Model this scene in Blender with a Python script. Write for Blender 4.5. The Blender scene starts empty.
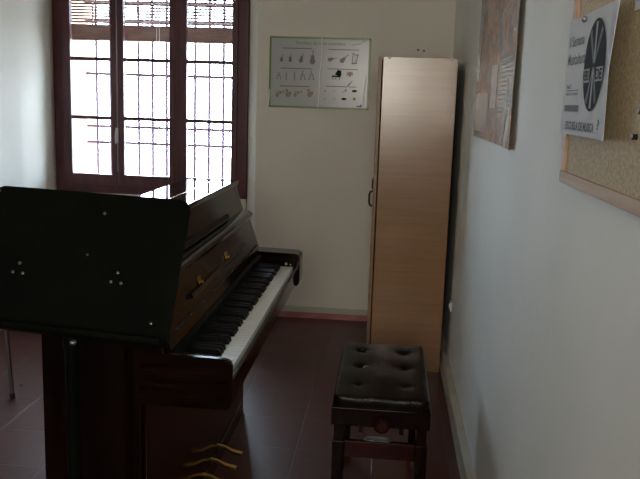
import bpy, bmesh, math, random
from math import radians as rad, sin, cos, pi
from mathutils import Vector, Matrix
random.seed(7)
sc = bpy.context.scene
col = sc.collection

# ------------------------------------------------------------------ camera
cd = bpy.data.cameras.new('camera'); cam = bpy.data.objects.new('camera', cd); col.objects.link(cam)
sc.camera = cam
F_PX, YAW, PITCH, ROLL, EYE = 780.48, rad(4.8004), rad(9.9555), rad(1.89056), 1.5
cd.sensor_fit = 'HORIZONTAL'; cd.sensor_width = 36.0; cd.lens = 36.0*F_PX/640.0
cd.clip_start = 0.05; cd.clip_end = 200
fw = Vector((-sin(YAW)*cos(PITCH), cos(YAW)*cos(PITCH), -sin(PITCH)))
rt = Vector((cos(YAW), sin(YAW), 0)); up = rt.cross(fw)
r2 = cos(ROLL)*rt + sin(ROLL)*up; u2 = -sin(ROLL)*rt + cos(ROLL)*up
m = Matrix((r2, u2, -fw)).transposed().to_4x4(); m.translation = Vector((0, 0, EYE))
cam.matrix_world = m

# ------------------------------------------------------------------ world, light, exposure
w = bpy.data.worlds.new('world'); sc.world = w; w.use_nodes = True
bg = w.node_tree.nodes['Background']
# bright sunny sky on the street side (+Y), duller sky over the yard behind the camera (-Y)
_N, _L = w.node_tree.nodes, w.node_tree.links
_tc = _N.new('ShaderNodeTexCoord'); _sp = _N.new('ShaderNodeSeparateXYZ'); _mr = _N.new('ShaderNodeMapRange')
SKY_FRONT, SKY_REAR = 38.0, 20.0
_mr.inputs['From Min'].default_value = -.3; _mr.inputs['From Max'].default_value = .3
_mr.inputs['To Min'].default_value = SKY_REAR; _mr.inputs['To Max'].default_value = SKY_FRONT
_L.new(_tc.outputs['Generated'], _sp.inputs[0]); _L.new(_sp.outputs['Y'], _mr.inputs['Value']); _L.new(_mr.outputs[0], bg.inputs[1])
_mc = _N.new('ShaderNodeMix'); _mc.data_type = 'RGBA'
_mc.inputs[6].default_value = (1.0, .93, .80, 1); _mc.inputs[7].default_value = (.68, .84, 1.0, 1)
_m2 = _N.new('ShaderNodeMapRange'); _m2.inputs['From Min'].default_value = -.3; _m2.inputs['From Max'].default_value = .3
_L.new(_sp.outputs['Y'], _m2.inputs['Value']); _L.new(_m2.outputs[0], _mc.inputs[0]); _L.new(_mc.outputs[2], bg.inputs[0])
sd = bpy.data.lights.new('sun', 'SUN'); sd.energy = 9; sd.angle = rad(.6); sd.color = (1, .95, .86)
sun = bpy.data.objects.new('sun', sd); col.objects.link(sun)
sun.rotation_euler = Vector((.85, .22, 1.0)).to_track_quat('Z', 'Y').to_euler()
sc.view_settings.view_transform = 'Standard'; sc.view_settings.look = 'None'
sc.view_settings.gamma = 1.0; sc.view_settings.exposure = 0.0; sc.view_settings.use_curve_mapping = False

def portal(name, loc, rot, sx, sy):
    l = bpy.data.lights.new(name, 'AREA'); l.shape = 'RECTANGLE'; l.size = sx; l.size_y = sy
    o = bpy.data.objects.new(name, l); col.objects.link(o); o.location = loc; o.rotation_euler = rot
    l.cycles.is_portal = True
    return o
portal('window_daylight', (-1.70, 6.22, 1.67), (rad(-90), 0, 0), 1.40, 1.78)
portal('rear_window_daylight', (-0.23, -1.92, 1.88), (rad(90), 0, 0), 1.14, 1.04)

# ------------------------------------------------------------------ materials
def pmat(name, color, rough=0.5, metal=0.0, coat=0.0, spec=0.5, sheen=0.0):
    mt = bpy.data.materials.new(name); mt.use_nodes = True
    b = mt.node_tree.nodes['Principled BSDF']
    b.inputs['Base Color'].default_value = (*color, 1); b.inputs['Roughness'].default_value = rough
    b.inputs['Metallic'].default_value = metal; b.inputs['Coat Weight'].default_value = coat
    b.inputs['Coat Roughness'].default_value = 0.04
    b.inputs['Specular IOR Level'].default_value = spec
    return mt
def nt(mt): return mt.node_tree.nodes, mt.node_tree.links, mt.node_tree.nodes['Principled BSDF']
def noise_mix(mt, c1, c2, scale=(1, 1, 1), nscale=5, detail=4, bump=0.0, bscale=None, lo=0.35, hi=0.65, rough=None):
    N, L, b = nt(mt)
    tc = N.new('ShaderNodeTexCoord'); mp = N.new('ShaderNodeMapping'); mp.inputs['Scale'].default_value = scale
    L.new(tc.outputs['Object'], mp.inputs[0])
    nz = N.new('ShaderNodeTexNoise'); nz.inputs['Scale'].default_value = nscale; nz.inputs['Detail'].default_value = detail
    L.new(mp.outputs[0], nz.inputs['Vector'])
    rp = N.new('ShaderNodeValToRGB'); rp.color_ramp.elements[0].position = lo; rp.color_ramp.elements[1].position = hi
    rp.color_ramp.elements[0].color = (*c1, 1); rp.color_ramp.elements[1].color = (*c2, 1)
    L.new(nz.outputs['Fac'], rp.inputs[0]); L.new(rp.outputs[0], b.inputs['Base Color'])
    if bump:
        n2 = N.new('ShaderNodeTexNoise'); n2.inputs['Scale'].default_value = bscale or nscale*6; n2.inputs['Detail'].default_value = 3
        L.new(tc.outputs['Object'], n2.inputs['Vector'])
        bp = N.new('ShaderNodeBump'); bp.inputs['Strength'].default_value = bump; bp.inputs['Distance'].default_value = 0.01
        L.new(n2.outputs['Fac'], bp.inputs['Height']); L.new(bp.outputs[0], b.inputs['Normal'])
    return mt

M = {}
M['wall'] = noise_mix(pmat('painted_wall', (.6, .58, .52), .8, spec=.2), (.74, .70, .62), (.78, .74, .66), nscale=1.3, bump=0.12, bscale=60)
M['wall_right'] = noise_mix(pmat('painted_wall_right', (.6, .6, .55), .7, spec=.3), (.76, .76, .71), (.82, .82, .77), nscale=1.6, bump=0.14, bscale=25)
M['ceiling'] = noise_mix(pmat('ceiling_paint', (.7, .69, .65), .8), (.66, .65, .6), (.7, .69, .65), nscale=1)
M['skirt'] = noise_mix(pmat('skirting_paint', (.42, .40, .33), .4), (.40, .38, .31), (.5, .47, .39), nscale=6)
M['cream'] = noise_mix(pmat('cream_base', (.5, .47, .38), .4), (.50, .47, .38), (.56, .53, .44), nscale=5)
M['pink'] = noise_mix(pmat('pink_stain', (.5, .2, .2), .4), (.42, .15, .16), (.52, .22, .22), nscale=9)
# terracotta floor
def floor_mat():
    mt = pmat('terracotta_tiles', (.2, .05, .04), .3, spec=.28); N, L, b = nt(mt)
    tc = N.new('ShaderNodeTexCoord'); mp = N.new('ShaderNodeMapping')
    mp.inputs['Location'].default_value = (0.348-0.0015, -3.199, 0)
    L.new(tc.outputs['Object'], mp.inputs[0])
    br = N.new('ShaderNodeTexBrick'); br.offset = 0; br.squash = 1
    br.inputs['Scale'].default_value = 1; br.inputs['Brick Width'].default_value = .333; br.inputs['Row Height'].default_value = .333
    br.inputs['Mortar Size'].default_value = .0045; br.inputs['Mortar Smooth'].default_value = .3; br.inputs['Bias'].default_value = 0
    br.inputs['Color1'].default_value = (.070, .013, .010, 1); br.inputs['Color2'].default_value = (.088, .017, .013, 1)
    br.inputs['Mortar'].default_value = (.06, .03, .03, 1)
    L.new(mp.outputs[0], br.inputs['Vector'])
    nz = N.new('ShaderNodeTexNoise'); nz.inputs['Scale'].default_value = 9; nz.inputs['Detail'].default_value = 6
    L.new(tc.outputs['Object'], nz.inputs['Vector'])
    mx = N.new('ShaderNodeMix'); mx.data_type = 'RGBA'; mx.blend_type = 'MULTIPLY'; mx.inputs[0].default_value = .6
    rp = N.new('ShaderNodeValToRGB'); rp.color_ramp.elements[0].color = (.55, .55, .55, 1); rp.color_ramp.elements[0].position = .3; rp.color_ramp.elements[1].position = .7
    L.new(nz.outputs['Fac'], rp.inputs[0]); L.new(br.outputs['Color'], mx.inputs[6]); L.new(rp.outputs[0], mx.inputs[7]); L.new(mx.outputs[2], b.inputs['Base Color'])
    r3 = N.new('ShaderNodeMapRange'); r3.inputs['To Min'].default_value = .22; r3.inputs['To Max'].default_value = .42
    L.new(nz.outputs['Fac'], r3.inputs['Value']); L.new(r3.outputs[0], b.inputs['Roughness'])
    bp = N.new('ShaderNodeBump'); bp.inputs['Strength'].default_value = .5; bp.inputs['Distance'].default_value = .003; bp.invert = True
    L.new(br.outputs['Fac'], bp.inputs['Height']); 
    b2 = N.new('ShaderNodeBump'); b2.inputs['Strength'].default_value = .15; b2.inputs['Distance'].default_value = .004
    L.new(nz.outputs['Fac'], b2.inputs['Height']); L.new(bp.outputs[0], b2.inputs['Normal']); L.new(b2.outputs[0], b.inputs['Normal'])
    return mt
M['floor'] = floor_mat()
M['frame'] = noise_mix(pmat('mahogany_window_wood', (.05, .012, .014), .4), (.065, .014, .020), (.10, .024, .032), scale=(6, 6, .8), nscale=4)
M['blind'] = noise_mix(pmat('blind_wood', (.35, .2, .12), .6), (.15, .08, .06), (.22, .13, .09), scale=(1, 4, 4), nscale=6)
M['iron'] = pmat('painted_iron', (.12, .08, .14), .5)
M['stucco'] = noise_mix(pmat('outer_stucco', (.55, .36, .28), .9), (.5, .32, .24), (.62, .42, .33), nscale=7, bump=.3)
M['ground'] = noise_mix(pmat('outer_ground', (.6, .55, .48), .9), (.55, .5, .43), (.65, .6, .53), nscale=.8)
M['metal'] = pmat('brushed_steel', (.55, .55, .56), .3, 1)
M['steelgrey'] = pmat('grey_steel_tube', (.22, .22, .24), .3, 1)
M['brass'] = pmat('polished_brass', (.50, .30, .08), .2, 1)
M['white'] = pmat('white_plastic', (.8, .8, .78), .35)
M['black'] = noise_mix(pmat('black_lacquer_metal', (.003, .004, .003), .6, spec=.06), (.0015, .0022, .0012), (.003, .0035, .002), nscale=12)
M['blackrub'] = pmat('black_rubber', (.01, .01, .01), .6)
M['felt'] = pmat('red_felt', (.12, .02, .02), .9)
def wood(name, c1, c2, scale, nscale=3, rough=.15, coat=.0, spec=.5):
    mt = pmat(name, c1, rough, coat=coat, spec=spec); N, L, b = nt(mt)
    tc = N.new('ShaderNodeTexCoord'); mp = N.new('ShaderNodeMapping'); mp.inputs['Scale'].default_value = scale
    L.new(tc.outputs['Object'], mp.inputs[0])
    nz = N.new('ShaderNodeTexNoise'); nz.inputs['Scale'].default_value = nscale; nz.inputs['Detail'].default_value = 6; nz.inputs['Distortion'].default_value = .6
    L.new(mp.outputs[0], nz.inputs['Vector'])
    rp = N.new('ShaderNodeValToRGB'); rp.color_ramp.elements[0].position = .36; rp.color_ramp.elements[1].position = .64
    rp.color_ramp.elements[0].color = (*c1, 1); rp.color_ramp.elements[1].color = (*c2, 1)
    L.new(nz.outputs['Fac'], rp.inputs[0]); L.new(rp.outputs[0], b.inputs['Base Color'])
    return mt
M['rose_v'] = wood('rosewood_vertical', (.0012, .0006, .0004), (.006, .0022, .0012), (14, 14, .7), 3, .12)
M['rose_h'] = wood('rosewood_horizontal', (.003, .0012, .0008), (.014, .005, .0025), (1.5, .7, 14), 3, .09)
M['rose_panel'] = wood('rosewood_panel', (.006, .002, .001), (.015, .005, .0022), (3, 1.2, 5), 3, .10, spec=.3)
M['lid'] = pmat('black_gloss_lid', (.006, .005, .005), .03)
M['ivory'] = pmat('white_key_top', (.85, .85, .80), .2)
M['ebony'] = pmat('black_key', (.003, .003, .003), .5, spec=.15)
M['dark'] = pmat('dark_recess', (.008, .006, .005), .6)
M['beech'] = wood('beech_veneer', (.29, .135, .046), (.33, .160, .060), (1.2, 1.2, 30), 2.2, .24, spec=.9)
M['beech_door'] = wood('beech_door_veneer', (.27, .15, .09), (.34, .20, .12), (2.2, 2.2, 14), 2.2, .4)
M['leather'] = noise_mix(pmat('dark_leather', (.02, .008, .006), .24, spec=.10), (.004, .0018, .0012), (.008, .0035, .0025), nscale=30, bump=.12, bscale=140)
M['bench_wood'] = wood('bench_wood', (.004, .0018, .0018), (.010, .003, .0025), (8, 8, 1.5), 3, .1, spec=.06)
M['bench_red'] = wood('bench_red_wood', (.018, .003, .003), (.035, .006, .005), (2, 8, 8), 3, .15, spec=.08)
def cork():
    mt = pmat('cork', (.4, .28, .15), .8); N, L, b = nt(mt)
    tc = N.new('ShaderNodeTexCoord')
    v = N.new('ShaderNodeTexNoise'); v.inputs['Scale'].default_value = 150; v.inputs['Detail'].default_value = 8; v.inputs['Roughness'].default_value = .75
    L.new(tc.outputs['Object'], v.inputs['Vector'])
    rp = N.new('ShaderNodeValToRGB'); rp.color_ramp.elements[0].position = .36; rp.color_ramp.elements[1].position = .62
    rp.color_ramp.elements[0].color = (.33, .25, .14, 1); rp.color_ramp.elements[1].color = (.62, .50, .33, 1)
    L.new(v.outputs['Fac'], rp.inputs[0]); L.new(rp.outputs[0], b.inputs['Base Color'])
    bp = N.new('ShaderNodeBump'); bp.inputs['Strength'].default_value = .3; bp.inputs['Distance'].default_value = .002
    L.new(v.outputs['Fac'], bp.inputs['Height']); L.new(bp.outputs[0], b.inputs['Normal'])
    return mt
M['cork'] = cork()
M['pine'] = wood('pine_frame', (.42, .25, .14), (.52, .33, .2), (3, 1, 10), 3, .55, spec=.15)
M['pine_dark'] = wood('pine_frame_under', (.40, .25, .14), (.50, .33, .20), (3, 1, 10), 3, .6, spec=.2)
M['paper'] = noise_mix(pmat('white_paper', (.66, .68, .72), .85, spec=.2), (.64, .66, .70), (.69, .71, .75), nscale=3)
M['ink'] = pmat('black_ink', (.02, .022, .025), .8, spec=.1)
M['inkgrey'] = pmat('grey_ink', (.20, .21, .23), .8, spec=.1)
M['inklight'] = pmat('light_grey_ink', (.42, .43, .45), .8, spec=.1)
M['poster'] = noise_mix(pmat('laminated_paper', (.42, .42, .43), .22), (.41, .41, .42), (.45, .45, .46), nscale=3)
M['inkmid'] = pmat('mid_grey_ink', (.10, .10, .10), .4)
M['green'] = pmat('green_ink', (.12, .21, .02), .3)
M['mauve'] = pmat('mauve_ink', (.15, .05, .09), .3)
M['brownink'] = pmat('brown_ink', (.07, .03, .018), .3)
M['goldink'] = pmat('gold_ink', (.19, .15, .05), .3)
M['redink'] = pmat('red_ink', (.30, .05, .04), .3)
M['glare'] = pmat('white_glare_streak', (.93, .93, .95), .12)  # opaque near-white, stands in for glare on the poster sleeves
def glass():
    mt = bpy.data.materials.new('window_glass'); mt.use_nodes = True; N = mt.node_tree.nodes; L = mt.node_tree.links
    N.clear(); o = N.new('ShaderNodeOutputMaterial'); mx = N.new('ShaderNodeMixShader'); t = N.new('ShaderNodeBsdfTransparent')
    t.inputs[0].default_value = (.96, .97, .98, 1)
    g = N.new('ShaderNodeBsdfGlossy'); g.inputs['Roughness'].default_value = .02; fr = N.new('ShaderNodeFresnel'); fr.inputs[0].default_value = 1.45
    L.new(fr.outputs[0], mx.inputs[0]); L.new(t.outputs[0], mx.inputs[1]); L.new(g.outputs[0], mx.inputs[2]); L.new(mx.outputs[0], o.inputs[0])
    return mt
M['glass'] = glass()

# ------------------------------------------------------------------ helpers
class MB:
    def __init__(s): s.bm = bmesh.new()
    def box(s, x0, x1, y0, y1, z0, z1, bev=0, seg=2, mat=None):
        r = bmesh.ops.create_cube(s.bm, size=1); vs = r['verts']
        for v in vs:
            v.co = Vector((x0+(v.co.x+.5)*(x1-x0), y0+(v.co.y+.5)*(y1-y0), z0+(v.co.z+.5)*(z1-z0)))
        if bev:
            es = list({e for v in vs for e in v.link_edges})
            rr = bmesh.ops.bevel(s.bm, geom=es, offset=bev, segments=seg, profile=.5, affect='EDGES')
            vs = list({v for f in rr['faces'] for v in f.verts} | {v for v in vs if v.is_valid})
        if mat is not None:
            bmesh.ops.transform(s.bm, matrix=mat, verts=[v for v in vs if v.is_valid])
        return s
    def prism(s, pts, axis, a, b):     # 2-D outline pts extruded along axis between a and b
        def P(p, t): return {'X': (t, p[0], p[1]), 'Y': (p[0], t, p[1]), 'Z': (p[0], p[1], t)}[axis]
        A = [s.bm.verts.new(P(p, a)) for p in pts]; B = [s.bm.verts.new(P(p, b)) for p in pts]
        n = len(pts); s.bm.faces.new(A); s.bm.faces.new(B[::-1])
        for i in range(n): s.bm.faces.new((A[i], B[i], B[(i+1) % n], A[(i+1) % n]))
        return s
    def tube(s, pts, r, n=12, rs=None):
        pts = [Vector(p) for p in pts]; rings = []
        for i, p in enumerate(pts):
            d = (pts[min(i+1, len(pts)-1)] - pts[max(i-1, 0)]).normalized()
            a = d.orthogonal().normalized() if i == 0 else (rings_u - d*rings_u.dot(d)).normalized()
            rings_u = a; b = d.cross(a); rr = rs[i] if rs else r
            rings.append([s.bm.verts.new(p + rr*(cos(2*pi*k/n)*a + sin(2*pi*k/n)*b)) for k in range(n)])
        for i in range(len(rings)-1):
            for k in range(n): s.bm.faces.new((rings[i][k], rings[i][(k+1) % n], rings[i+1][(k+1) % n], rings[i+1][k]))
        s.bm.faces.new(rings[0][::-1]); s.bm.faces.new(rings[-1])
        return s
    def dome(s, c, r, nrm, h=.5):
        nrm = Vector(nrm).normalized(); q = nrm.to_track_quat('Z', 'Y')
        rr = bmesh.ops.create_uvsphere(s.bm, u_segments=16, v_segments=8, radius=r)
        mt = Matrix.Translation(c) @ q.to_matrix().to_4x4() @ Matrix.Diagonal((1, 1, h, 1))
        bmesh.ops.transform(s.bm, matrix=mt, verts=rr['verts']); return s
    def build(s, name, mat, parent=None, smooth=True, kind=None):
        bmesh.ops.recalc_face_normals(s.bm, faces=s.bm.faces)
        me = bpy.data.meshes.new(name); s.bm.to_mesh(me); s.bm.free()
        me.materials.append(mat)
        if smooth:
            for p in me.polygons: p.use_smooth = True
            me.set_sharp_from_angle(angle=rad(35))
        o = bpy.data.objects.new(name, me); col.objects.link(o)
        if smooth:
            wn = o.modifiers.new('normals', 'WEIGHTED_NORMAL'); wn.keep_sharp = True; wn.weight = 60
        if parent is not None:
            o.parent = parent; o.matrix_parent_inverse = WI(parent)
        if kind: o['kind'] = kind
        return o
def WM(o):
    mm = o.matrix_basis.copy(); p = o
    while p.parent is not None:
        mm = p.parent.matrix_basis @ p.matrix_parent_inverse @ mm if False else (p.parent.matrix_basis @ p.matrix_parent_inverse @ mm)
        p = p.parent
    return mm
def WI(o): return WM(o).inverted()
def thing(name, loc, label, cat, group=None, rz=0):
    o = bpy.data.objects.new(name, None); o.location = loc; o.rotation_euler = (0, 0, rz); o.empty_display_size = .05
    col.objects.link(o); tag(o, label, cat, group); return o
def tag(o, label, cat, group=None):
    o['label'] = label; o['category'] = cat
    if group: o['group'] = group
    return o
def box(*a, **k): return MB().box(*a, **k)
def struct(name, mb, mat, smooth=False): return mb.build(name, mat, smooth=smooth, kind='structure')
def text(name, s, mat, org, ux, uy, width, height, parent, depth=.0006, kindfont=None, bold=0.0):
    """flat lettering: lower-left corner at org, running along ux, rising along uy, scaled to width x height"""
    cu = bpy.data.curves.new(name, 'FONT'); cu.body = s; cu.extrude = 0; cu.offset = bold
    t = bpy.data.objects.new(name, cu); col.objects.link(t)
    dg = bpy.context.evaluated_depsgraph_get()
    me = bpy.data.meshes.new_from_object(t.evaluated_get(dg))
    bpy.data.objects.remove(t); bpy.data.curves.remove(cu)
    xs = [v.co.x for v in me.vertices]; ys = [v.co.y for v in me.vertices]
    ux = Vector(ux).normalized(); uy = Vector(uy).normalized(); n = ux.cross(uy)
    x0, x1, y0, y1 = min(xs), max(xs), min(ys), max(ys)
    for v in me.vertices:
        v.co = Vector(org) + ux*((v.co.x-x0)/(x1-x0)*width) + uy*((v.co.y-y0)/(y1-y0)*height) + n*depth
    me.materials.clear(); me.materials.append(mat); me.name = name
    o = bpy.data.objects.new(name, me); col.objects.link(o)
    o.parent = parent; o.matrix_parent_inverse = WI(parent)
    return o

# ------------------------------------------------------------------ setting
XR, D, W, XL = 0.389, 5.31, 5.61, -2.46
OUT = 6.20      # outer face of the street wall
YB, ZC = -1.80, 2.85
WX0, WX1, WZ0, WZ1 = -2.455, -1.022, 0.785, 2.55      # window opening
struct('floor', box(XL-.2, XR+.1, YB-.1, OUT, -.05, 0), M['floor'])
struct('ceiling', box(XL-.2, XR+.1, YB-.1, OUT, ZC, ZC+.1), M['ceiling'])
struct('wall_right', box(XR, XR+.2, YB-.1, D+.5, 0, ZC), M['wall_right'])
struct('wall_left', MB().prism([(XL, OUT), (XL-.2, OUT), (XL-.2, YB-.1), (XL+.04, YB-.1), (XL+.04, 5.0), (XL, W+.02)], 'Z', 0, ZC), M['wall'])
# back wall: a thick pier beside the window, a thinner panel under and above it
mb = MB(); mb.prism([(-.908, D), (XR, D), (XR, OUT), (WX1, OUT), (WX1, W+.02)], 'Z', 0, ZC)
struct('wall_back', mb, M['wall'])
struct('wall_back', box(XL, WX1, W, OUT, 0, WZ0), M['wall']); struct('wall_back', box(XL, WX1, W, OUT, WZ1, ZC), M['wall'])
# wall behind the camera with the second window opening
mb = MB(); mb.box(XL-.2, -.80, YB-.1, YB, 0, ZC); mb.box(.34, XR+.1, YB-.1, YB, 0, ZC)
mb.box(-.80, .34, YB-.1, YB, 0, 1.36); mb.box(-.80, .34, YB-.1, YB, 2.4, ZC)
struct('wall_front', mb, M['wall'])
# skirtings
struct('baseboard_right', box(XR-.034, XR, YB, D, 0, .11, bev=.004), M['skirt'])
struct('baseboard_back', box(-.905, XR-.034, D-.012, D, .042, .083, bev=.002), M['cream'])
struct('trim_1', box(-.905, XR-.034, D-.010, D, 0, .042), M['pink'])
struct('baseboard_left', MB().prism([(XL+.03, 5.0), (XL+.03, YB), (XL+.052, YB), (XL+.052, 5.0)], 'Z', 0, .08), M['cream'])
# outside: street-level ground and the sunny terrace parapet
struct('ground_outside', box(-30, 30, 6.1, 60, -3.2, -3.0), M['ground'])

# window (three glazed leaves in a dark red frame)
def window_main():
    root = bpy.data.objects.new('window_1', None); root.location = (-1.73, W, WZ0); col.objects.link(root); root['kind'] = 'structure'
    y0, y1 = W-.01, W+.07
    f = MB()
    f.box(WX0, -2.385, y0, y1, WZ0, WZ1, bev=.006); f.box(-1.098, WX1, y0, y1, WZ0, WZ1, bev=.006)
    f.box(-2.386, -1.097, y0, y1, WZ0, .845, bev=.006); f.box(-2.386, -1.097, y0, y1, 2.48, WZ1, bev=.006)
    f.box(-1.556, -1.503, y0-.005, y1, .844, 2.481, bev=.006)
    f.build('window_frame', M['frame'], root)
    ya, yb = W-.02, W+.03
    for (a, xa, xb, b) in ((-2.386, -2.322, -2.024, -1.976), (-1.973, -1.928, -1.594, -1.555), (-1.504, -1.465, -1.139, -1.097)):
        s = MB()
        s.box(a, xa, ya, yb, .835, 2.49, bev=.006); s.box(xb, b, ya, yb, .835, 2.49, bev=.006)
        s.box(xa-.004, xb+.004, ya+.002, yb-.002, .835, .926, bev=.006); s.box(xa-.004, xb+.004, ya+.002, yb-.002, 2.44, 2.49, bev=.006)
        for z in (1.338, 1.757): s.box(xa-.005, xb+.005, ya+.01, yb-.005, z-.013, z+.013, bev=.004)
        so = s.build('window_leaf', M['frame'], root)
        box(xa-.004, xb+.004, W-.002, W+.002, .92, 2.445).build('window_pane', M['glass'], so, smooth=False)
    h = MB(); h.tube([(-1.975, W-.024, .95), (-1.975, W-.024, 2.42)], .0045, 8)
    h.build('window_bolt', M['steelgrey'], root)
    h = MB(); h.box(-1.990, -1.970, W-.032, W-.020, 1.16, 1.27, bev=.004); h.tube([(-1.98, W-.045, 1.155), (-1.98, W-.058, 1.20), (-1.98, W-.045, 1.25), (-1.98, W-.026, 1.255)], .006)
    h.build('window_handle', M['metal'], root)
    box(WX0+.005, WX1-.003, W+.07, OUT, WZ0-.03, WZ0+.001).build('window_sill', M['stucco'], root)
window_main()
# rear window behind the camera
root = bpy.data.objects.new('window_2', None); root.location = (-.23, YB-.05, 1.36); col.objects.link(root); root['kind'] = 'structure'
f = MB(); yy = (YB-.08, YB-.02)
for a in ((-.80, -.75, 1.36, 2.4), (.29, .34, 1.36, 2.4)): f.box(a[0], a[1], *yy, a[2], a[3])
f.box(-.8, .34, *yy, 1.36, 1.41); f.box(-.8, .34, *yy, 2.34, 2.4)
f.build('window_frame', M['frame'], root)
box(-.75, .29, YB-.052, YB-.048, 1.40, 2.35).build('window_pane', M['glass'], root, smooth=False)

# outside reveal wall colour is the stucco lining
mb = MB(); mb.box(WX0-.004, WX0+.080, W+.071, OUT+.01, WZ0+.001, WZ1)
lin = struct('trim_2', mb, M['stucco'])

# security grille
g = thing('security_grille', (-1.7, 6.03, WZ0), 'dark iron security grille of thin crossing bars outside the window', 'grille')
for i in range(12):
    xb_ = -2.293+.1115*i
    if xb_ < WX1-.01: MB().tube([(xb_, 6.03, WZ0), (xb_, 6.03, WZ1)], .012, 8).build('upright_bar', M['iron'], g)
for z in (1.136, 1.261, 1.664, 2.07, 2.2):
    box(-2.378, WX1, 6.022, 6.038, z-.011, z+.011).build('cross_bar', M['iron'], g)

# wooden roller blind half lowered outside the panes
bl = thing('roller_blind', (-1.7, 5.75, 2.50), 'half lowered wooden slatted roller blind hanging outside the top of the window', 'blind')
sl = MB(); z = 1.913
while z < 2.47:
    th = .0218 if z < 1.985 else .0125
    sl.box(-2.372, WX1-.002, 5.744, 5.756, z, z+th, bev=.003); z += .0215
sl.build('slats', M['blind'], bl)
for xx in (-2.21, -1.77, -1.30):
    box(xx-.003, xx+.003, 5.740, 5.760, 1.91, 2.49).build('blind_ladder', M['blind'], bl)
box(-2.372, WX1-.002, 5.735, 5.765, 1.896, 1.914, bev=.003).build('bottom_rail', M['blind'], bl)
box(-2.372, WX1-.002, 5.70, 5.80, 2.46, 2.545, bev=.01).build('head_box', M['blind'], bl)
c = MB(); c.tube([(-1.715, 5.70, 2.47), (-1.714, 5.70, 2.0), (-1.718, 5.70, 1.87), (-1.705, 5.70, 1.80), (-1.695, 5.70, 1.88), (-1.698, 5.70, 2.47)], .0025, 6)
c.build('pull_cord', M['white'], bl)

# ------------------------------------------------------------------ upright piano
PY0, PY1 = 2.00, 3.60
p = thing('upright_piano', (-.75, 2.8, 0), 'glossy dark rosewood upright piano with its keyboard open, in front of the window', 'piano')
side = [(-.93, 0), (-.655, 0), (-.655, .66), (-.655, .80), (-.585, .80), (-.640, .955), (-.668, .985), (-.705, 1.108), (-.93, 1.108)]
for ya, yb in ((PY0, PY0+.018), (PY1-.05, PY1)):
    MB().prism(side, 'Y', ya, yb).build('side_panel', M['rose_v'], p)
KY0, KY1 = 2.018, 3.49
arm = [(-.655, .66), (-.41, .66), (-.400, .668), (-.396, .69), (-.396, .788), (-.402, .800), (-.415, .805), (-.655, .812)]
M['rose_block'] = wood('rosewood_block', (.003, .0012, .0008), (.012, .0045, .0025), (1.5, .7, 14), 3, .12, spec=.2)
for ya, yb, fx in ((PY0-.002, KY0, 0), (KY1, PY1+.002, .014)):
    mb = MB().prism([(x_+(fx if x_ > -.5 else 0), z_+fx*.5*(z_ > .75)) for x_, z_ in arm], 'Y', ya, yb)
    bmesh.ops.recalc_face_normals(mb.bm, faces=mb.bm.faces)
    bmesh.ops.bevel(mb.bm, geom=[e for e in mb.bm.edges], offset=.003, segments=2, affect='EDGES')
    o = mb.build('key_block', M['rose_block'], p)
# lower casework
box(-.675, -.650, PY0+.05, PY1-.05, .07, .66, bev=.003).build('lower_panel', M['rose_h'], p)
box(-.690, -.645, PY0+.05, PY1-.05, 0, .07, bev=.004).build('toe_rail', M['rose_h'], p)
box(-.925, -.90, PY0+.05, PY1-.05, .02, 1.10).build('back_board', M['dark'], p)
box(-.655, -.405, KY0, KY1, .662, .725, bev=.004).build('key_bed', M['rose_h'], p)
box(-.411, -.398, KY0, KY1, .668, .738, bev=.004).build('key_slip', M['rose_panel'], p)
# upper front panel (slanting), ledge, open fallboard
def slab(pts, name, mat, ya=PY0+.05, yb=PY1-.05, parent=p): return MB().prism(pts, 'Y', ya, yb).build(name, mat, parent)
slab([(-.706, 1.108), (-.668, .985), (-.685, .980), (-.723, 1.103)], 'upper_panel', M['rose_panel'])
slab([(-.6765, 1.0165), (-.6715, .999), (-.668, 1.000), (-.673, 1.0175)], 'panel_groove', M['dark'], PY0+.06, 3.27)
slab([(-.668, .993), (-.640, .989), (-.626, .982), (-.622, .972), (-.630, .955), (-.668, .955)], 'music_ledge', M['rose_h'], PY0+.03, PY1-.01)
fb = slab([(-.632, .957), (-.578, .802), (-.592, .798), (-.648, .955)], 'fallboard', M['rose_panel'])
def fbp(z, out=0.0):   # point on the fallboard face
    t = (.957-z)/(.957-.802); nx, nz = .944, .329
    return (-.632+.054*t + nx*out, z + nz*out)
a = fbp(.885); b = fbp(.872)
MB().prism([fbp(.888), fbp(.888, .012), fbp(.880, .014), fbp(.874, .012), fbp(.874)], 'Y', 2.35, 3.32).build('music_flap', M['rose_h'], fb)
MB().prism([fbp(.842), fbp(.842, .002), fbp(.835, .002), fbp(.835)], 'Y', PY0+.08, PY1-.08).build('fallboard_hinge', M['dark'], fb)
for yy_ in (2.50, 2.93):
    mb = MB(); q = Matrix.Translation((fbp(.903, .003)[0], yy_, fbp(.903, .003)[1])) @ Matrix.Rotation(rad(19.2), 4, 'Y').inverted()
    mb.box(-.003, .003, -.018, .018, -.014, .014, bev=.002, mat=q)
    mb.box(.0, .012, -.008, .008, -.016, -.002, bev=.003, mat=q)
    mb.build('brass_hinge', M['brass'], fb)
for i in range(9):
    y_ = PY0+.15+i*.16
    pt = fbp(.838, .003)
    MB().dome((pt[0], y_, pt[1]), .0022, (1, 0, .3)).build('hinge_screw', M['metal'], fb)
# lid
lid = box(-.935, -.694, PY0-.006, PY1+.006, 1.108, 1.131, bev=.005).build('lid', M['lid'], p)
box(-.80, -.796, PY0, PY1, 1.1312, 1.1318).build('lid_hinge', M['brass'], lid)
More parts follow.
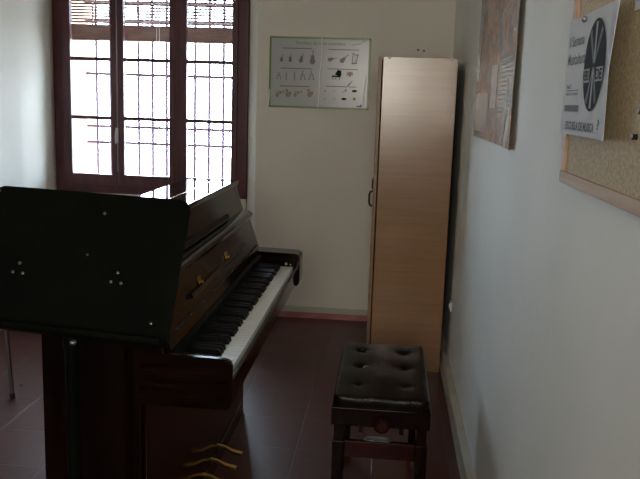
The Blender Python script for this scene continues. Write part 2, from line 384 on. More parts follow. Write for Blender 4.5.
# keys
n_w = 52; pw = (KY1-KY0)/n_w
box(-.585, -.56, KY0, KY1, .725, .80).build('name_board', M['ebony'], p)
mb = box(-.562, -.413, 0.0011, pw-.0011, .728, .752, bev=.0012, seg=1)
wk = mb.build('white_key', M['ivory'], p); base = wk.matrix_parent_inverse.copy()
mb = MB().prism([(-.562, .745), (-.562, .773), (-.476, .771), (-.467, .764), (-.464, .745)], 'Y', -.0085, .0085)
bk = mb.build('black_key', M['ebony'], p)
wk.location.y = KY0; firstb = True
for i in range(n_w):
    if i:
        o = wk.copy(); col.objects.link(o); o.location.y = KY0+i*pw
    if (i % 7) in (0, 2, 3, 5, 6) and i < n_w-1:
        if firstb: bk.location.y = KY0+(i+1)*pw; firstb = False
        else:
            o = bk.copy(); col.objects.link(o); o.location.y = KY0+(i+1)*pw
# key-block lock hardware glint
MB().dome((-.445, KY1-.006, .765), .006, (0, -1, .4)).build('lock_stud', M['metal'], p)
MB().dome((-.425, KY1-.006, .762), .004, (0, -1, .4)).build('lock_stud', M['metal'], p)
# pedals
for y_ in (2.74, 2.87, 3.00):
    mb = MB()
    L_ = [(-.655, .085, .011), (-.62, .078, .010), (-.59, .062, .016), (-.56, .055, .021), (-.545, .053, .018)]
    rows = []
    for (x_, z_, hw) in L_:
        rows.append([mb.bm.verts.new((x_, y_+s*hw, z_+t)) for s, t in ((-1, 0), (-.6, .006), (.6, .006), (1, 0), (.6, -.006), (-.6, -.006))])
    for r1, r2_ in zip(rows, rows[1:]):
        for k in range(6): mb.bm.faces.new((r1[k], r1[(k+1) % 6], r2_[(k+1) % 6], r2_[k]))
    mb.bm.faces.new(rows[0]); mb.bm.faces.new(rows[-1])
    mb.build('pedal', M['brass'], p)

# ------------------------------------------------------------------ piano bench
bx0, bx1, by0, by1 = -.152, .184, 2.555, 3.19
b_ = thing('piano_bench', (.015, 2.87, 0), 'adjustable piano bench with buttoned dark leather seat, beside the beech cabinet', 'bench')
def cushion():
    nx, ny = 44, 80; bm = bmesh.new()
    tufts = [(-.5, -.62), (.5, -.62), (-.5, 0), (.5, 0), (-.5, .62), (.5, .62)]
    cx, cy = (bx0+bx1)/2, (by0+by1)/2; hw, hl = (bx1-bx0)/2, (by1-by0)/2
    top = []
    for j in range(ny+1):
        row = []
        for i in range(nx+1):
            u = -1+2*i/nx; v = -1+2*j/ny
            # rounded-corner outline
            ex = 1-abs(u); ey = 1-abs(v)
            x_ = cx+u*hw; y_ = cy+v*hl
            dx = hw-abs(u)*hw; dy = hl-abs(v)*hl; d = min(dx, dy)
            rr = .013
            edge = 0 if d >= rr else rr-math.sqrt(max(0, rr*rr-(rr-d)**2))
            z_ = .505 + .012*(1-u*u)*(1-v*v) - edge
            for tu, tv in tufts:
                q = math.hypot((u-tu)*hw, (v-tv)*hl)
                dep = {-.62: .35, 0: .8, .62: 1.0}[tv]; z_ -= dep*(.013*math.exp(-(q/.018)**2) + .005*math.exp(-(q/.045)**2))
                # folds running diagonally between the buttons
            z_ += .0022*sin(5*u+3*v)*sin(4*v-3*u)
            # pull corners in
            cr = .03
            qx = max(0, abs(u)*hw-(hw-cr)); qy = max(0, abs(v)*hl-(hl-cr)); ql = math.hypot(qx, qy)
            if ql > cr:
                x_ -= math.copysign(qx*(1-cr/ql), u); y_ -= math.copysign(qy*(1-cr/ql), v)
            row.append(bm.verts.new((x_, y_, z_)))
        top.append(row)
    for j in range(ny):
        for i in range(nx): bm.faces.new((top[j][i], top[j][i+1], top[j+1][i+1], top[j+1][i]))
    rim = [top[0][i] for i in range(nx+1)] + [top[j][nx] for j in range(1, ny+1)] + [top[ny][i] for i in range(nx-1, -1, -1)] + [top[j][0] for j in range(ny-1, 0, -1)]
    low = [bm.verts.new((v.co.x, v.co.y, .466)) for v in rim]
    for k in range(len(rim)): bm.faces.new((rim[k], rim[(k+1) % len(rim)], low[(k+1) % len(rim)], low[k]))
    bm.faces.new(low)
    mb = MB(); mb.bm.free(); mb.bm = bm
    return mb, tufts, cx, cy, hw, hl
cu, tufts, cx, cy, hw, hl = cushion()
seat = cu.build('seat', M['leather'], b_)
for tu, tv in tufts:
    MB().dome((cx+tu*hw, cy+tv*hl, .505 - {-.62: .004, 0: .011, .62: .014}[tv]), .0075, (0, 0, 1), .55).build('seat_button', M['leather'], seat)
pb = []
def ring_path(z_, off):
    x0, x1, y0, y1 = bx0-off, bx1+off, by0-off, by1+off; r_ = .03
    pts = []
    for (qx, qy, a0) in ((x1-r_, y1-r_, 0), (x0+r_, y1-r_, 90), (x0+r_, y0+r_, 180), (x1-r_, y0+r_, 270)):
        for t in range(0, 91, 15): pts.append((qx+r_*cos(rad(a0+t)), qy+r_*sin(rad(a0+t)), z_))
    pts.append(pts[0]); return pts
MB().tube(ring_path(.469, 0), .003, 6).build('piping', M['leather'], seat)
box(bx0-.004, bx1+.004, by0-.004, by1+.004, .400, .466, bev=.006).build('seat_box', M['bench_wood'], b_)
def bleg(x, y):
    m_ = MB(); h = .021
    m_.box(x-h+.003, x+h-.003, y-h+.003, y+h-.003, .330, .402, bev=.004)
    m_.box(x-h-.002, x+h+.002, y-h-.002, y+h+.002, .225, .338, bev=.006)
    m_.prism([(x-h, y-h), (x+h, y-h), (x+h, y+h), (x-h, y+h)], 'Z', .012, .24)
    l = m_.build('leg', M['bench_wood'], b_)
    MB().tube([(x, y, 0), (x, y, .012)], .017, 14).build('leg_cap', M['brass'], l)
LX = (bx0+.024, bx1-.024); LY = (by0+.03, by1-.03)
for x_ in LX:
    for y_ in LY: bleg(x_, y_)
for y_ in LY: box(LX[0]+.018, LX[1]-.018, y_-.012, y_+.012, .275, .336, bev=.004).build('stretcher', M['bench_red'], b_)
for x_ in LX: box(x_-.01, x_+.01, LY[0]+.018, LY[1]-.018, .265, .318, bev=.004).build('stretcher', M['bench_red'], b_)
# scissor mechanism and adjusting knob
mb = MB()
for s in (-1, 1):
    for xx in (.015-.075, .015+.075):
        mb.box(-.008, .008, -.20, .20, -.003, .003, mat=Matrix.Translation((xx+.004*s, 2.875, .355)) @ Matrix.Rotation(rad(10*s), 4, 'X'))
mb.build('scissor_mechanism', M['metal'], b_)
mb = MB(); mb.prism([(-.045, .333), (.06, .333), (.045, .343), (.02, .347), (-.01, .347), (-.035, .343)], 'Y', 2.60, 2.604)
mb.build('metal_plate', M['steelgrey'], b_)
for xx in (-.019, -.008): MB().dome((xx, 2.588, .334), .0035, (0, -1, .6), .6).build('screw', M['metal'], b_)
mb = MB(); mb.tube([(.02, 2.555, .418), (.02, 2.548, .418), (.02, 2.528, .418), (.02, 2.520, .418)], .03, 20, rs=[.012, .028, .028, .018])
mb.build('adjusting_knob', M['bench_red'], b_)

# ------------------------------------------------------------------ beech cabinet
CX0, CX1, CY0, CY1, CH = -.052, .346, 4.318, 5.27, 1.754
cb = thing('storage_cabinet', (.15, 4.79, 0), 'tall beech veneer storage cabinet standing in the corner against the right wall', 'cabinet')
mb = MB()
mb.box(CX0, CX1, CY0, CY0+.02, 0, CH, bev=.0015, seg=1)
mb.build('side_panel', M['beech'], cb)
mb = MB(); mb.box(CX0, CX1, CY1-.02, CY1, 0, CH, bev=.0015, seg=1); mb.build('side_panel', M['beech'], cb)
mb = MB(); mb.box(CX0, CX1, CY0+.02, CY1-.02, CH-.022, CH); mb.build('top_panel', M['beech'], cb)
mb = MB(); mb.box(CX0, CX1-.01, CY0+.02, CY1-.02, .05, .07); mb.build('bottom_panel', M['beech'], cb)
mb = MB(); mb.box(CX1-.012, CX1-.004, CY0+.02, CY1-.02, .05, CH-.02); mb.build('back_panel', M['dark'], cb)
ymid = (CY0+CY1)/2
for k, (ya, yb, hy) in enumerate(((CY0, ymid-.002, CY0+.06), (ymid+.002, CY1, CY1-.06))):
    d = box(CX0-.026, CX0-.006, ya, yb, .04, CH-.002, bev=.002, seg=1).build('door', M['beech_door'], cb)
    MB().tube([(CX0-.026, hy, .935), (CX0-.040, hy, .940), (CX0-.046, hy, .955), (CX0-.046, hy, 1.0), (CX0-.040, hy, 1.015), (CX0-.026, hy, 1.02)], .006, 10).build('door_handle', M['blackrub'], d)
for x_ in (-.020, .314):
    MB().dome((x_, CY0-.001, 1.749), .0075, (0, -1, 0), .45).build('corner_stud', M['white'], cb)

# ------------------------------------------------------------------ music stand
TR = Vector((-.458, 1.80, 1.262)); TL = Vector((-.972, 1.862, 1.271)); e1 = (TR-TL).normalized(); wid = (TR-TL).length
nh = Vector((e1.y, -e1.x, 0)).normalized()         # towards the camera
dn = (nh*.150 + Vector((0, 0, -.315))).normalized(); hei = .350
nrm = e1.cross(-dn).normalized()
if nrm.y > 0: nrm = -nrm
def dp(u, v, o=0): return TL + e1*u + dn*v + nrm*o
ctr = dp(wid/2, hei*.6)
ms = thing('music_stand', (ctr.x+.02, ctr.y-.02, 0), 'black metal music stand with a wide solid desk, in front of the piano', 'music stand')
def plate():
    m_ = MB(); bm = m_.bm; r_ = .030; out = []
    for (cx_, cy_, a0) in ((wid-r_, r_, -90), (wid, hei, None), (0, hei, None), (r_, r_, 180)):
        if a0 is None: out.append((cx_, cy_))
        else:
            for t in range(0, 91, 15): out.append((cx_+r_*cos(rad(a0+t)), cy_+r_*sin(rad(a0+t))))
    A = [bm.verts.new(dp(x, y, 0)) for x, y in out]; B = [bm.verts.new(dp(x, y, -.004)) for x, y in out]
    bm.faces.new(A); bm.faces.new(B[::-1])
    for i in range(len(A)): bm.faces.new((A[i], B[i], B[(i+1) % len(A)], A[(i+1) % len(A)]))
    return m_
desk = plate().build('desk', M['black'], ms, smooth=False)
# tray lip folded towards the player
m_ = MB(); lipd = .05
fr = Matrix((e1, nrm, -dn)).transposed().to_4x4(); fr.translation = dp(0, hei, 0)
m_.box(-.0, wid, -.004, lipd, -.003, .002, bev=.001, seg=1, mat=fr)
m_.box(-.0, wid, lipd-.004, lipd, -.003, .012, bev=.001, seg=1, mat=fr)
m_.build('tray', M['black'], ms)
# rivets: two triangles and a few single ones
riv = []
def uv_px(u, v): riv.append((u, v))
for cu_, cv_ in ((.113, .205), (.367, .205)):
    for du, dv in ((0, -.014), (-.013, .009), (.013, .010)): uv_px(cu_+du, cv_+dv)
uv_px(.282, .155); uv_px(.305, .050); uv_px(.470, .30); uv_px(.014, .014)
for u, v in riv:
    MB().dome(dp(u, v, .0008), .0042 if (u, v) != riv[-4] else .003, nrm, .5).build('rivet', M['steelgrey'], desk)
# pole, bracket and base
P0 = dp(.24, .26, -.03)
px_, py_ = -.755, 1.79
mb = MB(); mb.tube([(px_, py_, .42), (px_, py_, 1.06)], .0125, 14); mb.build('inner_pole', M['steelgrey'], ms)
mb = MB(); mb.tube([(px_, py_, .02), (px_, py_, .90)], .0175, 16); mb.build('pole', M['black'], ms)
mb = MB(); mb.tube([(px_, py_, .885), (px_, py_, .925)], .021, 16); col_ = mb.build('height_collar', M['black'], ms)
MB().dome((px_+.012, py_-.022, .905), .008, (0.3, -1, .3), 1).build('clamp_knob', M['metal'], col_)
mb = MB(); mb.tube([(px_, py_, 1.04), (px_, py_+.0, 1.08), tuple(dp(.20, .19, -.012))], .012, 10); mb.box(-.11, .11, -.014, -.0045, -.03, .03, bev=.002, mat=Matrix.Translation(dp(.20, .19, 0)) @ fr.to_3x3().to_4x4())
mb.build('tilt_bracket', M['black'], ms)
for k in range(3):
    an = rad(-90+120*k+30); dx, dy = cos(an), sin(an)*.72
    R_ = .26
    mb = MB(); mb.tube([(px_, py_-.0, .16), (px_+dx*.1, py_+dy*.1, .125), (px_+dx*R_, py_+dy*R_, .012)], .009, 10)
    lg = mb.build('leg', M['black'], ms)
    MB().dome((px_+dx*R_, py_+dy*R_, .010), .012, (0, 0, 1), .8).build('rubber_foot', M['blackrub'], lg)

# ------------------------------------------------------------------ small steel-legged stool, far left behind the music stand
ux_ = Vector((-.265, -.23, 0)); uy_ = Vector((-.245, .27, 0)); c0 = Vector((-1.807, 3.545, 0))
st = thing('chair', (-2.07, 3.6, 0), 'chair with thin grey steel tube legs, mostly hidden behind the music stand desk', 'chair')
cs = [c0, c0+ux_, c0+ux_+uy_, c0+uy_]
cc = sum(cs, Vector())/4
for q in cs:
    t_ = cc + (q-cc)*.90
    lg = MB(); lg.tube([(q.x, q.y, .012), (t_.x, t_.y, .43)], .0105, 12); l = lg.build('leg', M['steelgrey'], st)
    MB().tube([(q.x, q.y, 0), (q.x, q.y, .028)], .014, 12).build('rubber_foot', M['blackrub'], l)
mb = MB(); pts = [cc+(q-cc)*.95 for q in cs]
mb.prism([(v.x, v.y) for v in pts], 'Z', .43, .452); mb.build('seat', M['beech'], st)
bk0, bk1 = cc+(cs[1]-cc)*.88, cc+(cs[2]-cc)*.88
for q in (bk0, bk1): MB().tube([(q.x, q.y, .43), (q.x-.015, q.y-.005, .80)], .010, 10).build('back_post', M['steelgrey'], st)
mb = MB(); a_, c_ = bk0, bk1; dd = (c_-a_).normalized(); nn = Vector((dd.y, -dd.x, 0))*.008
mb.bm.faces.ensure_lookup_table()
mb.prism([((a_-nn).x, (a_-nn).y), ((c_-nn).x, (c_-nn).y), ((c_+nn).x, (c_+nn).y), ((a_+nn).x, (a_+nn).y)], 'Z', .66, .80)
mb.build('backrest', M['beech'], st)

# ------------------------------------------------------------------ poster of instrument families on the back wall
PX0, PX1, PZ0, PZ1 = -.825, -.150, 1.459, 1.926
po = thing('instrument_poster', (-.487, D, 1.459), 'green-bordered poster of musical instrument families on the back wall, left of the cabinet', 'poster')
yb_ = D-.004
rot = rad(.35)
def PP(u, v, o=0.0):      # u 0..1 left-right, v 0..1 top-bottom on the sheet
    return Vector((PX0+u*(PX1-PX0), yb_-o, PZ1-v*(PZ1-PZ0)))
box(PX0, PX1, yb_, D-.0005, PZ0, PZ1).build('sheet', M['poster'], po, smooth=False)
bwid = .0125; mb = MB()
for a in ((PX0, PX1, PZ1-bwid, PZ1), (PX0, PX1, PZ0, PZ0+bwid), (PX0, PX0+bwid, PZ0, PZ1), (PX1-bwid, PX1, PZ0, PZ1)):
    mb.box(a[0], a[1], yb_-.0008, yb_+.0005, a[2], a[3])
mb.build('border', M['green'], po, smooth=False)
def flat(name, polys, mat, u, v, s, parent=po, PPf=PP, ar=1.0):
    """small printed picture from polygons / ellipses, about s metres tall"""
    m_ = MB(); o = PPf(u, v, .0012)
    for k, pl in enumerate(polys):
        if pl[0] == 'e':
            _, ex, ey, rx_, ry_ = pl; pts = [(ex+rx_*cos(2*pi*t/14), ey+ry_*sin(2*pi*t/14)) for t in range(14)]
        elif pl[0] == 'l':
            _, x0_, y0_, x1_, y1_, w_ = pl; dx, dy = x1_-x0_, y1_-y0_; ln = math.hypot(dx, dy); ax, ay = -dy/ln*w_/2, dx/ln*w_/2
            pts = [(x0_+ax, y0_+ay), (x1_+ax, y1_+ay), (x1_-ax, y1_-ay), (x0_-ax, y0_-ay)]
        else: pts = pl
        yo = -.0001*k
        m_.bm.faces.new([m_.bm.verts.new((o.x+x_*s, o.y+yo, o.z+z_*s)) for x_, z_ in pts])
    ob = m_.build(name, mat, parent, smooth=False); return ob
def U(x): return (x-50)/540.0
def V(y, x=300): return (y-(30+(x-55)*.033))/(385.0)
title = text('title_lettering', 'Familias de instrumentos', M['green'], PP(U(192), V(76, 192), .001), (1, 0, 0), (0, 0, 1), .33, .022, po, bold=.012)
for (x0_, x1_, y_) in ((118, 278, 95), (365, 527, 104), (112, 280, 203), (363, 525, 208), (108, 272, 299), (358, 522, 302)):
    a = PP(U(x0_), V(y_, x0_), 0); b = PP(U(x1_), V(y_, x0_), 0)
    box(a.x, b.x, yb_-.001, yb_, a.z-.003, a.z+.003).build('heading_line', M['mauve'], po, smooth=False)
violin = [('e', 0, -.25, .2, .2), ('e', 0, .0, .15, .15), ('l', 0, .0, .12, .5, .06), ('l', -.25, .1, .3, .25, .03)]
cello = [('e', -.05, -.22, .22, .24), ('e', .03, .05, .16, .18), ('l', 0, .0, .22, .5, .07), ('l', -.1, -.4, -.15, -.55, .03)]
bass = [('e', 0, -.28, .24, .26), ('e', 0, .05, .18, .2), ('l', 0, .0, .04, .62, .07), ('e', .04, .6, .06, .05)]
wind = [('l', 0, -.5, 0, .45, .09), ('e', 0, -.5, .09, .07), ('l', -.12, .1, .12, .1, .05), ('l', -.1, -.15, .1, -.15, .05)]
winds = [('l', -.25, -.45, .05, .5, .09), ('l', .25, -.45, .1, .2, .08), ('e', .25, -.42, .1, .08), ('e', -.22, -.42, .1, .08), ('l', -.2, .0, .2, .05, .06)]
brass_ = [('e', -.2, -.15, .2, .26), ('e', .15, .1, .14, .18), ('l', -.3, .25, .5, .3, .08), [(.4, .2), (.6, .4), (.6, .05)], ('l', -.2, -.4, -.2, .3, .08)]
tuba = [('e', 0, -.1, .28, .3), [(-.2, .1), (-.35, .5), (.05, .5), (-.05, .1)], ('l', .1, -.3, .4, .2, .1), ('e', .2, 0, .15, .25)]
guitar = [('e', -.3, -.1, .3, .26), ('e', 0, .02, .18, .18), ('l', 0, .0, .7, .12, .08)]
guitar2 = [('e', -.15, -.2, .28, .26), ('e', .05, .0, .18, .18), ('l', .1, .1, .55, .45, .10)]
harp = [('l', -.25, -.45, -.2, .5, .08), ('l', -.2, .5, .1, .3, .08), ('l', .1, .3, .3, .4, .08), ('l', .3, .4, .1, -.4, .09), ('l', -.3, -.45, .2, -.4, .12), ('l', -.1, -.4, -.05, .35, .03), ('l', .02, -.4, .05, .3, .03)]
piano_i = [[(-.2, .1), (.1, .55), (.45, .45), (.5, .0), (.2, -.1)], ('l', -.5, -.1, .4, -.12, .16), ('l', -.4, -.15, -.4, -.5, .05), ('l', .3, -.15, .3, -.5, .05), ('l', -.1, -.2, -.1, -.45, .05)]
accord = [('e', 0, .1, .3, .3), ('l', -.35, -.2, -.35, .3, .12), ('l', .35, -.1, .35, .35, .1), ('l', -.1, -.25, .1, -.3, .1)]
for x_, sh, s_ in ((115, violin, .05), (162, violin, .055), (222, cello, .065), (282, bass, .078)): flat('instrument_picture', sh, M['brownink'], U(x_), V(150, x_), s_)
for x_, sh, s_ in ((103, winds, .05), (143, wind, .055), (188, wind, .062), (232, winds, .06), (278, winds, .062)): flat('instrument_picture', sh, M['inkmid'], U(x_), V(243, x_), s_)
for x_, sh, s_ in ((106, brass_, .055), (155, tuba, .06), (203, brass_, .055), (272, tuba, .06)): flat('instrument_picture', sh, M['goldink'], U(x_), V(342, x_), s_)
for x_, sh, s_ in ((387, guitar, .05), (447, guitar2, .06), (508, harp, .072)): flat('instrument_picture', sh, M['brownink'], U(x_), V(155, x_), s_)
flat('instrument_picture', piano_i, M['ink'], U(414), V(243, 414), .065); flat('instrument_picture', accord, M['redink'], U(484), V(240, 484), .05)
for i, x_ in enumerate((355, 402, 457, 512)):
    for j, y_ in enumerate((329, 372)):
        sh = [[('e', 0, 0, .3, .3)], [('e', -.2, 0, .2, .2), ('e', .25, .05, .2, .2)], [('l', -.4, -.2, .4, .2, .12), ('e', .3, .15, .2, .2)], [('e', 0, 0, .5, .25), ('l', -.5, -.1, .5, .1, .2)]][(i+j) % 4]
        flat('instrument_picture', sh, M['inkgrey'] if i < 2 else M['ink'] if (i+j) % 2 else M['brownink'], U(x_), V(y_, x_), .022 if i < 2 else .034)
flat('publisher_logo', [('e', .25, .15, .25, .4), ('l', -1.1, -.1, .1, -.1, .3)], M['ink'], U(545), V(411, 545), .022)
# white strips painted as the glare along creases of the clear sleeve
def glare_streak(pts, wd, parent, PPf=PP, n=None):
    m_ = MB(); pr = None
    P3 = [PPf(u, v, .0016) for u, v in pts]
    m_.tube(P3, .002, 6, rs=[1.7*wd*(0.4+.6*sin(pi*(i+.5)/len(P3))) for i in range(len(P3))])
    return m_.build('sleeve_glare', M['glare'], parent)
glare_streak([(.515, .0), (.52, .12), (.522, .25), (.516, .38), (.505, .5), (.508, .7), (.503, .85), (.497, .99)], .0020, po)
glare_streak([(.80, .085), (.86, .085), (.92, .06), (.955, .02)], .0028, po)
glare_streak([(.965, .53), (.955, .72), (.945, .85), (.955, .985)], .0022, po)
glare_streak([(.0, .98), (.005, .85), (.012, .74)], .0022, po)
glare_streak([(.77, .70), (.80, .64), (.83, .60)], .0035, po)
# two small wall plugs above the cabinet
for i, (x_, z_) in enumerate(((.160, 1.861), (.199, 1.856))):
    o = MB().dome((x_, D, z_), .0065, (0, -1, 0), .4).build('wall_plug', M['ink'])
    tag(o, ('small dark wall plug above the cabinet, the left one of the pair', 'small dark wall plug above the cabinet, the right one of the pair')[i], 'wall plug', 'wall plugs above the cabinet')

# ------------------------------------------------------------------ large laminated poster on the right wall
def poster_mat():
    mt = pmat('illustrated_print', (.3, .2, .1), .3, spec=.2); N, L, b = nt(mt)
    tc = N.new('ShaderNodeTexCoord'); mp = N.new('ShaderNodeMapping'); mp.inputs['Scale'].default_value = (1, 4.5, 6)
    L.new(tc.outputs['Object'], mp.inputs[0])
    v = N.new('ShaderNodeTexVoronoi'); v.inputs['Scale'].default_value = 3.4; L.new(mp.outputs[0], v.inputs['Vector'])
    rp = N.new('ShaderNodeValToRGB'); cr = rp.color_ramp; cr.interpolation = 'CONSTANT'
    cols = [(.0, (.30, .13, .05)), (.2, (.58, .22, .05)), (.38, (.34, .15, .06)), (.52, (.40, .26, .15)), (.66, (.20, .16, .15)), (.8, (.50, .27, .08)), (.92, (.34, .31, .29))]
    cr.elements[0].position = 0; cr.elements[0].color = (*cols[0][1], 1); cr.elements[1].position = cols[1][0]; cr.elements[1].color = (*cols[1][1], 1)
    for p_, c_ in cols[2:]:
        e = cr.elements.new(p_); e.color = (*c_, 1)
    sp = N.new('ShaderNodeSeparateColor'); L.new(v.outputs['Color'], sp.inputs[0]); L.new(sp.outputs[0], rp.inputs[0])
    nz = N.new('ShaderNodeTexNoise'); nz.inputs['Scale'].default_value = 9; nz.inputs['Detail'].default_value = 5; L.new(mp.outputs[0], nz.inputs['Vector'])
    mx = N.new('ShaderNodeMix'); mx.data_type = 'RGBA'; mx.blend_type = 'MULTIPLY'; mx.inputs[0].default_value = .7
    r2_ = N.new('ShaderNodeValToRGB'); r2_.color_ramp.elements[0].position = .35; r2_.color_ramp.elements[0].color = (.32, .27, .25, 1); r2_.color_ramp.elements[1].position = .6
    L.new(nz.outputs['Fac'], r2_.inputs[0]); L.new(rp.outputs[0], mx.inputs[6]); L.new(r2_.outputs[0], mx.inputs[7]); L.new(mx.outputs[2], b.inputs['Base Color'])
    n2 = N.new('ShaderNodeTexNoise'); n2.inputs['Scale'].default_value = 5; L.new(tc.outputs['Object'], n2.inputs['Vector'])
    bp = N.new('ShaderNodeBump'); bp.inputs['Strength'].default_value = .25; bp.inputs['Distance'].default_value = .02; L.new(n2.outputs['Fac'], bp.inputs['Height']); L.new(bp.outputs[0], b.inputs['Normal'])
    return mt
M['print'] = poster_mat()
QY0, QY1, QZ0, QZ1 = 2.49, 3.69, 1.372, 2.15
wp = thing('wall_poster', (XR, 3.09, QZ0), 'large plastic-covered illustrated orange and brown poster on the right wall', 'poster')
def sheet(y0, y1, z0, z1, off, curl, n=16, th=.0015):
    m_ = MB(); g_ = []
    for i in range(n+1):
        row = []
        for j in range(n+1):
            y_ = y0+(y1-y0)*i/n; z_ = z0+(z1-z0)*j/n
            row.append((XR-off-curl(i/n, j/n), y_, z_))
        g_.append(row)
    A = [[m_.bm.verts.new(c) for c in r] for r in g_]; B = [[m_.bm.verts.new((c[0]+th, c[1], c[2])) for c in r] for r in g_]
    for i in range(n):
        for j in range(n):
            m_.bm.faces.new((A[i][j], A[i+1][j], A[i+1][j+1], A[i][j+1])); m_.bm.faces.new((B[i][j], B[i][j+1], B[i+1][j+1], B[i+1][j]))
    for i in range(n):
        for (a, b) in (((i, 0), (i+1, 0)), ((i, n), (i+1, n)), ((0, i), (0, i+1)), ((n, i), (n, i+1))):
            m_.bm.faces.new((A[a[0]][a[1]], A[b[0]][b[1]], B[b[0]][b[1]], B[a[0]][a[1]]))
    return m_
crl = lambda u, v: .006 + .014*math.exp(-(u/.10)) * (1-.4*v) + .003*sin(9*u)*sin(5*v)
sheet(QY0, QY1, QZ0, QZ1, .002, lambda u, v: crl(u, v)-.004).build('print', M['print'], wp)
def tcol(name, y0, y1, z0, z1, mat, off):
    m_ = MB(); n = 8
    for i in range(n):
        for j in range(n):
            pts = []
            for (a, b) in ((i, j), (i+1, j), (i+1, j+1), (i, j+1)):
                y_ = y0+(y1-y0)*a/n; z_ = z0+(z1-z0)*b/n
                pts.append(m_.bm.verts.new((XR-.002-crl((y_-QY0)/(QY1-QY0), (z_-QZ0)/(QZ1-QZ0))+.004-off, y_, z_)))
            m_.bm.faces.new(pts)
    bmesh.ops.remove_doubles(m_.bm, verts=m_.bm.verts, dist=1e-5)
    return m_.build(name, mat, wp)
M['tcol'] = pmat('printed_text_panel', (.36, .34, .29), .18)
tcol('text_panel', QY0+.06, QY0+.42, 1.47, 1.68, M['tcol'], .0008)
for k in range(13): tcol('text_line', QY0+.08, QY0+.40, 1.485+k*.0148, 1.490+k*.0148, M['inklight'], .0014)
M['bluep'] = pmat('printed_blue_panel', (.16, .17, .25), .18)
tcol('blue_panel', QY0+.50, QY0+.68, 1.50, 1.66, M['bluep'], .0008)
tcol('blue_panel', QY1-.14, QY1-.02, 1.62, 1.95, M['bluep'], .0008)
M['palep'] = pmat('printed_pale_panel', (.30, .26, .27), .18)
tcol('pale_panel', QY0+.72, QY1-.06, 1.40, 1.56, M['palep'], .0008)
tcol('white_border', QY0+.02, QY0+.045, 1.38, 2.14, M['poster'], .0008)
M['darkedge'] = pmat('poster_dark_edge', (.06, .05, .04), .3)
tcol('dark_edge', QY0+.0, QY0+.02, 1.372, 2.15, M['darkedge'], .0008)
for (y_, z_) in ((QY0+.03, 1.402), (QY0+.01, 1.740), (QY1-.03, 1.400), (QY1-.02, 1.66)):
    MB().dome((XR-.004-crl((y_-QY0)/1.2, .1), y_, z_), .0045, (-1, 0, 0), .5).build('drawing_pin', M['white'], wp)
def glare_streak2(pts, rs):  # white strips painted as glare on the plastic cover
    m_ = MB(); m_.tube([(XR-crl((y-QY0)/1.2, (z-QZ0)/.78)-.001, y, z) for y, z in pts], .003, 6, rs=rs); m_.build('sleeve_glare', M['glare'], wp)
glare_streak2([(2.62, 1.375), (2.585, 1.41), (2.56, 1.45), (2.545, 1.50)], [.006, .010, .006, .002])
glare_streak2([(2.72, 1.38), (2.68, 1.45), (2.64, 1.52), (2.62, 1.60)], [.002, .004, .003, .001])

# ------------------------------------------------------------------ cork board, right wall
cbd = thing('cork_board', (XR, 1.3, 1.342), 'wood-framed cork notice board on the right wall, nearest the camera', 'notice board')
BY0, BY1, BZ0, BZ1 = .50, 1.726, 1.349, 2.10
box(XR-.014, XR-.0, BY0+.01, BY1-.01, BZ0+.01, BZ1-.01).build('cork_panel', M['cork'], cbd, smooth=False)
fwid = .024
box(XR-.020, XR, BY1-fwid*1.4, BY1, BZ0+fwid, BZ1-fwid, bev=.002).build('frame_rail', M['pine'], cbd)
box(XR-.020, XR, BY0, BY0+fwid, BZ0+fwid, BZ1-fwid, bev=.002).build('frame_rail', M['pine'], cbd)
box(XR-.020, XR, BY0, BY1, BZ0, BZ0+fwid, bev=.002).build('frame_rail', M['pine_dark'], cbd)
box(XR-.020, XR, BY0, BY1, BZ1-fwid, BZ1, bev=.002).build('frame_rail', M['pine'], cbd)

# notice pinned to the board
NX = XR-.026
nt_ = thing('event_notice', (NX, 1.65, 1.449), 'white printed notice with a black disc emblem, pinned on the cork board', 'notice')
NY0, NY1, NZ0, NZ1 = 1.318, 1.692, 1.453, 1.680
def nbend(u, v): return .004+.012*abs(u-.35)**1.5*(1.2-v)+.010*max(0, u-.85)/.15*(1-abs(v-.5))
def NS(u, v, o=0.0):   # u 0 at the far (left in view) edge .. 1 near; v 0 top .. 1 bottom
    y_ = NY1+(NY0-NY1)*u; z_ = NZ1+(NZ0-NZ1)*v
    uu = 1-u
    return Vector((NX-nbend(u, 1-v)-o, y_-.0, z_))
m_ = MB(); n = 20
A = [[m_.bm.verts.new(NS(i/n, j/n)) for j in range(n+1)] for i in range(n+1)]
B = [[m_.bm.verts.new(NS(i/n, j/n, -.0008)) for j in range(n+1)] for i in range(n+1)]
for i in range(n):
    for j in range(n):
        m_.bm.faces.new((A[i][j], A[i+1][j], A[i+1][j+1], A[i][j+1])); m_.bm.faces.new((B[i][j], B[i][j+1], B[i+1][j+1], B[i+1][j]))
for i in range(n):
    for (a, b) in (((i, 0), (i+1, 0)), ((i, n), (i+1, n)), ((0, i), (0, i+1)), ((n, i), (n, i+1))):
        m_.bm.faces.new((A[a[0]][a[1]], A[b[0]][b[1]], B[b[0]][b[1]], B[a[0]][a[1]]))
m_.build('sheet', M['paper'], nt_)
def nflat(name, mat, u0, u1, v0, v1, o=.0012, poly=None):
    m_ = MB()
    if poly:
        vs = [m_.bm.verts.new(NS(u, v, o)) for u, v in poly]; m_.bm.faces.new(vs)
    else:
        k = 6
        for i in range(k):
            a = u0+(u1-u0)*i/k; b = u0+(u1-u0)*(i+1)/k
            m_.bm.faces.new([m_.bm.verts.new(NS(*q, o)) for q in ((a, v0), (b, v0), (b, v1), (a, v1))])
    return m_.build(name, mat, nt_, smooth=False)
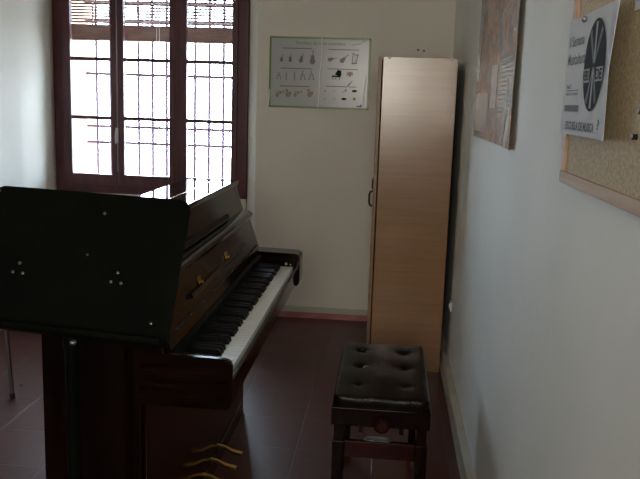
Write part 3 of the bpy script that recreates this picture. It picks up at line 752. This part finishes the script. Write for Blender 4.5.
def ntext(name, s, mat, u0, u1, v0, v1, bold=.01, o=.0014, parent=None):
    ob = text(name, s, mat, (0, 0, 0), (1, 0, 0), (0, 1, 0), 1, 1, parent or nt_, depth=0, bold=bold)
    for v in ob.data.vertices:
        q = v.co.copy(); v.co = NS(u0+(u1-u0)*q.x, v1+(v0-v1)*q.y, o)
    return ob
ntext('headline', 'II Semana', M['inkgrey'], .05, .37, .15, .24)
ntext('headline', 'Musicultural', M['inkgrey'], .05, .43, .30, .40)
ntext('small_print', 'Del 22', M['ink'], .07, .17, .565, .60)
nflat('printed_rule', M['inkgrey'], .07, .33, .615, .622)
ntext('small_print', 'salon de actos del conservatorio', M['inkgrey'], .07, .33, .63, .66)
nflat('grey_bar', M['inkgrey'], .06, .36, .745, .80)
ntext('footer_lettering', 'ESCUELA DE MUSICA', M['inkgrey'], .12, .74, .885, .985-.03, bold=.03)
nflat('printed_rule', M['inklight'], .06, .85, .955, .958)
ntext('small_print', '?', M['inkgrey'], .80, .84, .855, .93)
# emblem: black disc, pale cross band and instrument silhouettes
dc_u, dc_v, du_, dv_ = .618, .435, .207, .36
disc = nflat('emblem_disc', M['ink'], 0, 0, 0, 0, o=.0014, poly=[(dc_u+du_*cos(2*pi*t/48), dc_v+dv_*sin(2*pi*t/48)) for t in range(48)])
def ray_(an, r0, r1, w0, w1, mat):
    ca, sa = cos(rad(an)), sin(rad(an)); pts = []
    for (r_, w_) in ((r0, w0), (r1, w1), (r1, -w1), (r0, -w0)):
        pts.append((dc_u+du_*(r_*ca - w_*sa), dc_v+dv_*(r_*sa + w_*ca)))
    nflat('emblem_ray', mat, 0, 0, 0, 0, o=.0020, poly=pts)
for an, mt_ in ((-90, 'inklight'), (-55, 'inkgrey'), (-125, 'inkgrey'), (90, 'inklight'), (60, 'inkgrey'), (120, 'inkgrey')):
    ray_(an, .05, .93, .05, .09, M[mt_])
for (ua, ub, s_) in ((dc_u-du_*.97, dc_u-du_*.30, 'VERS'), (dc_u+du_*.30, dc_u+du_*.97, 'DE')):
    nflat('emblem_band', M['inklight'], ua, ub, dc_v+.02, dc_v+.13, o=.0026)
    ntext('emblem_lettering', s_, M['ink'], ua+.01, ub-.01, dc_v+.035, dc_v+.115, o=.0034, bold=.02)
pn = MB(); pn.dome(NS(.36, .04, .004), .006, (-1, 0, 0), .9); o = pn.build('push_pin', M['metal'])
tag(o, 'metal push pin holding the top of the printed notice with the disc emblem', 'push pin')
# second sheet, cut by the edge of the view
o = box(XR-.0165, XR-.0155, 1.00, 1.305, 1.657, 1.95).build('paper_sheet', M['paper'])
tag(o, 'white paper sheet on the cork board, cut by the right edge of the photo', 'paper')
for i, (y_, z_, lb) in enumerate(((1.235, 1.464, 'dark push pin in the bare cork, the lower of the two'), (1.215, 1.503, 'dark push pin in the bare cork, the upper of the two'))):
    t_ = thing('push_pin', (XR-.014, y_, z_), lb, 'push pin', 'push pins in the bare cork')
    MB().tube([(XR-.013, y_, z_), (XR-.019, y_, z_), (XR-.021, y_, z_)], .007, 12, rs=[.005, .004, .0052]).build('pin_head', M['ink'], t_)
    MB().dome((XR-.0212, y_+.001, z_+.001), .0035, (-1, 0, 0), .5).build('pin_tip', M['metal'], t_)

# socket low on the right wall beside the cabinet
so = thing('wall_socket', (XR, 4.262, .41), 'small white wall socket low on the right wall beside the cabinet', 'socket')
box(XR-.010, XR, 4.235, 4.29, .383, .437, bev=.003).build('socket_plate', M['white'], so)
MB().tube([(XR-.016, 4.262, .41), (XR-.006, 4.262, .41)], .017, 16).build('socket_face', M['white'], so)
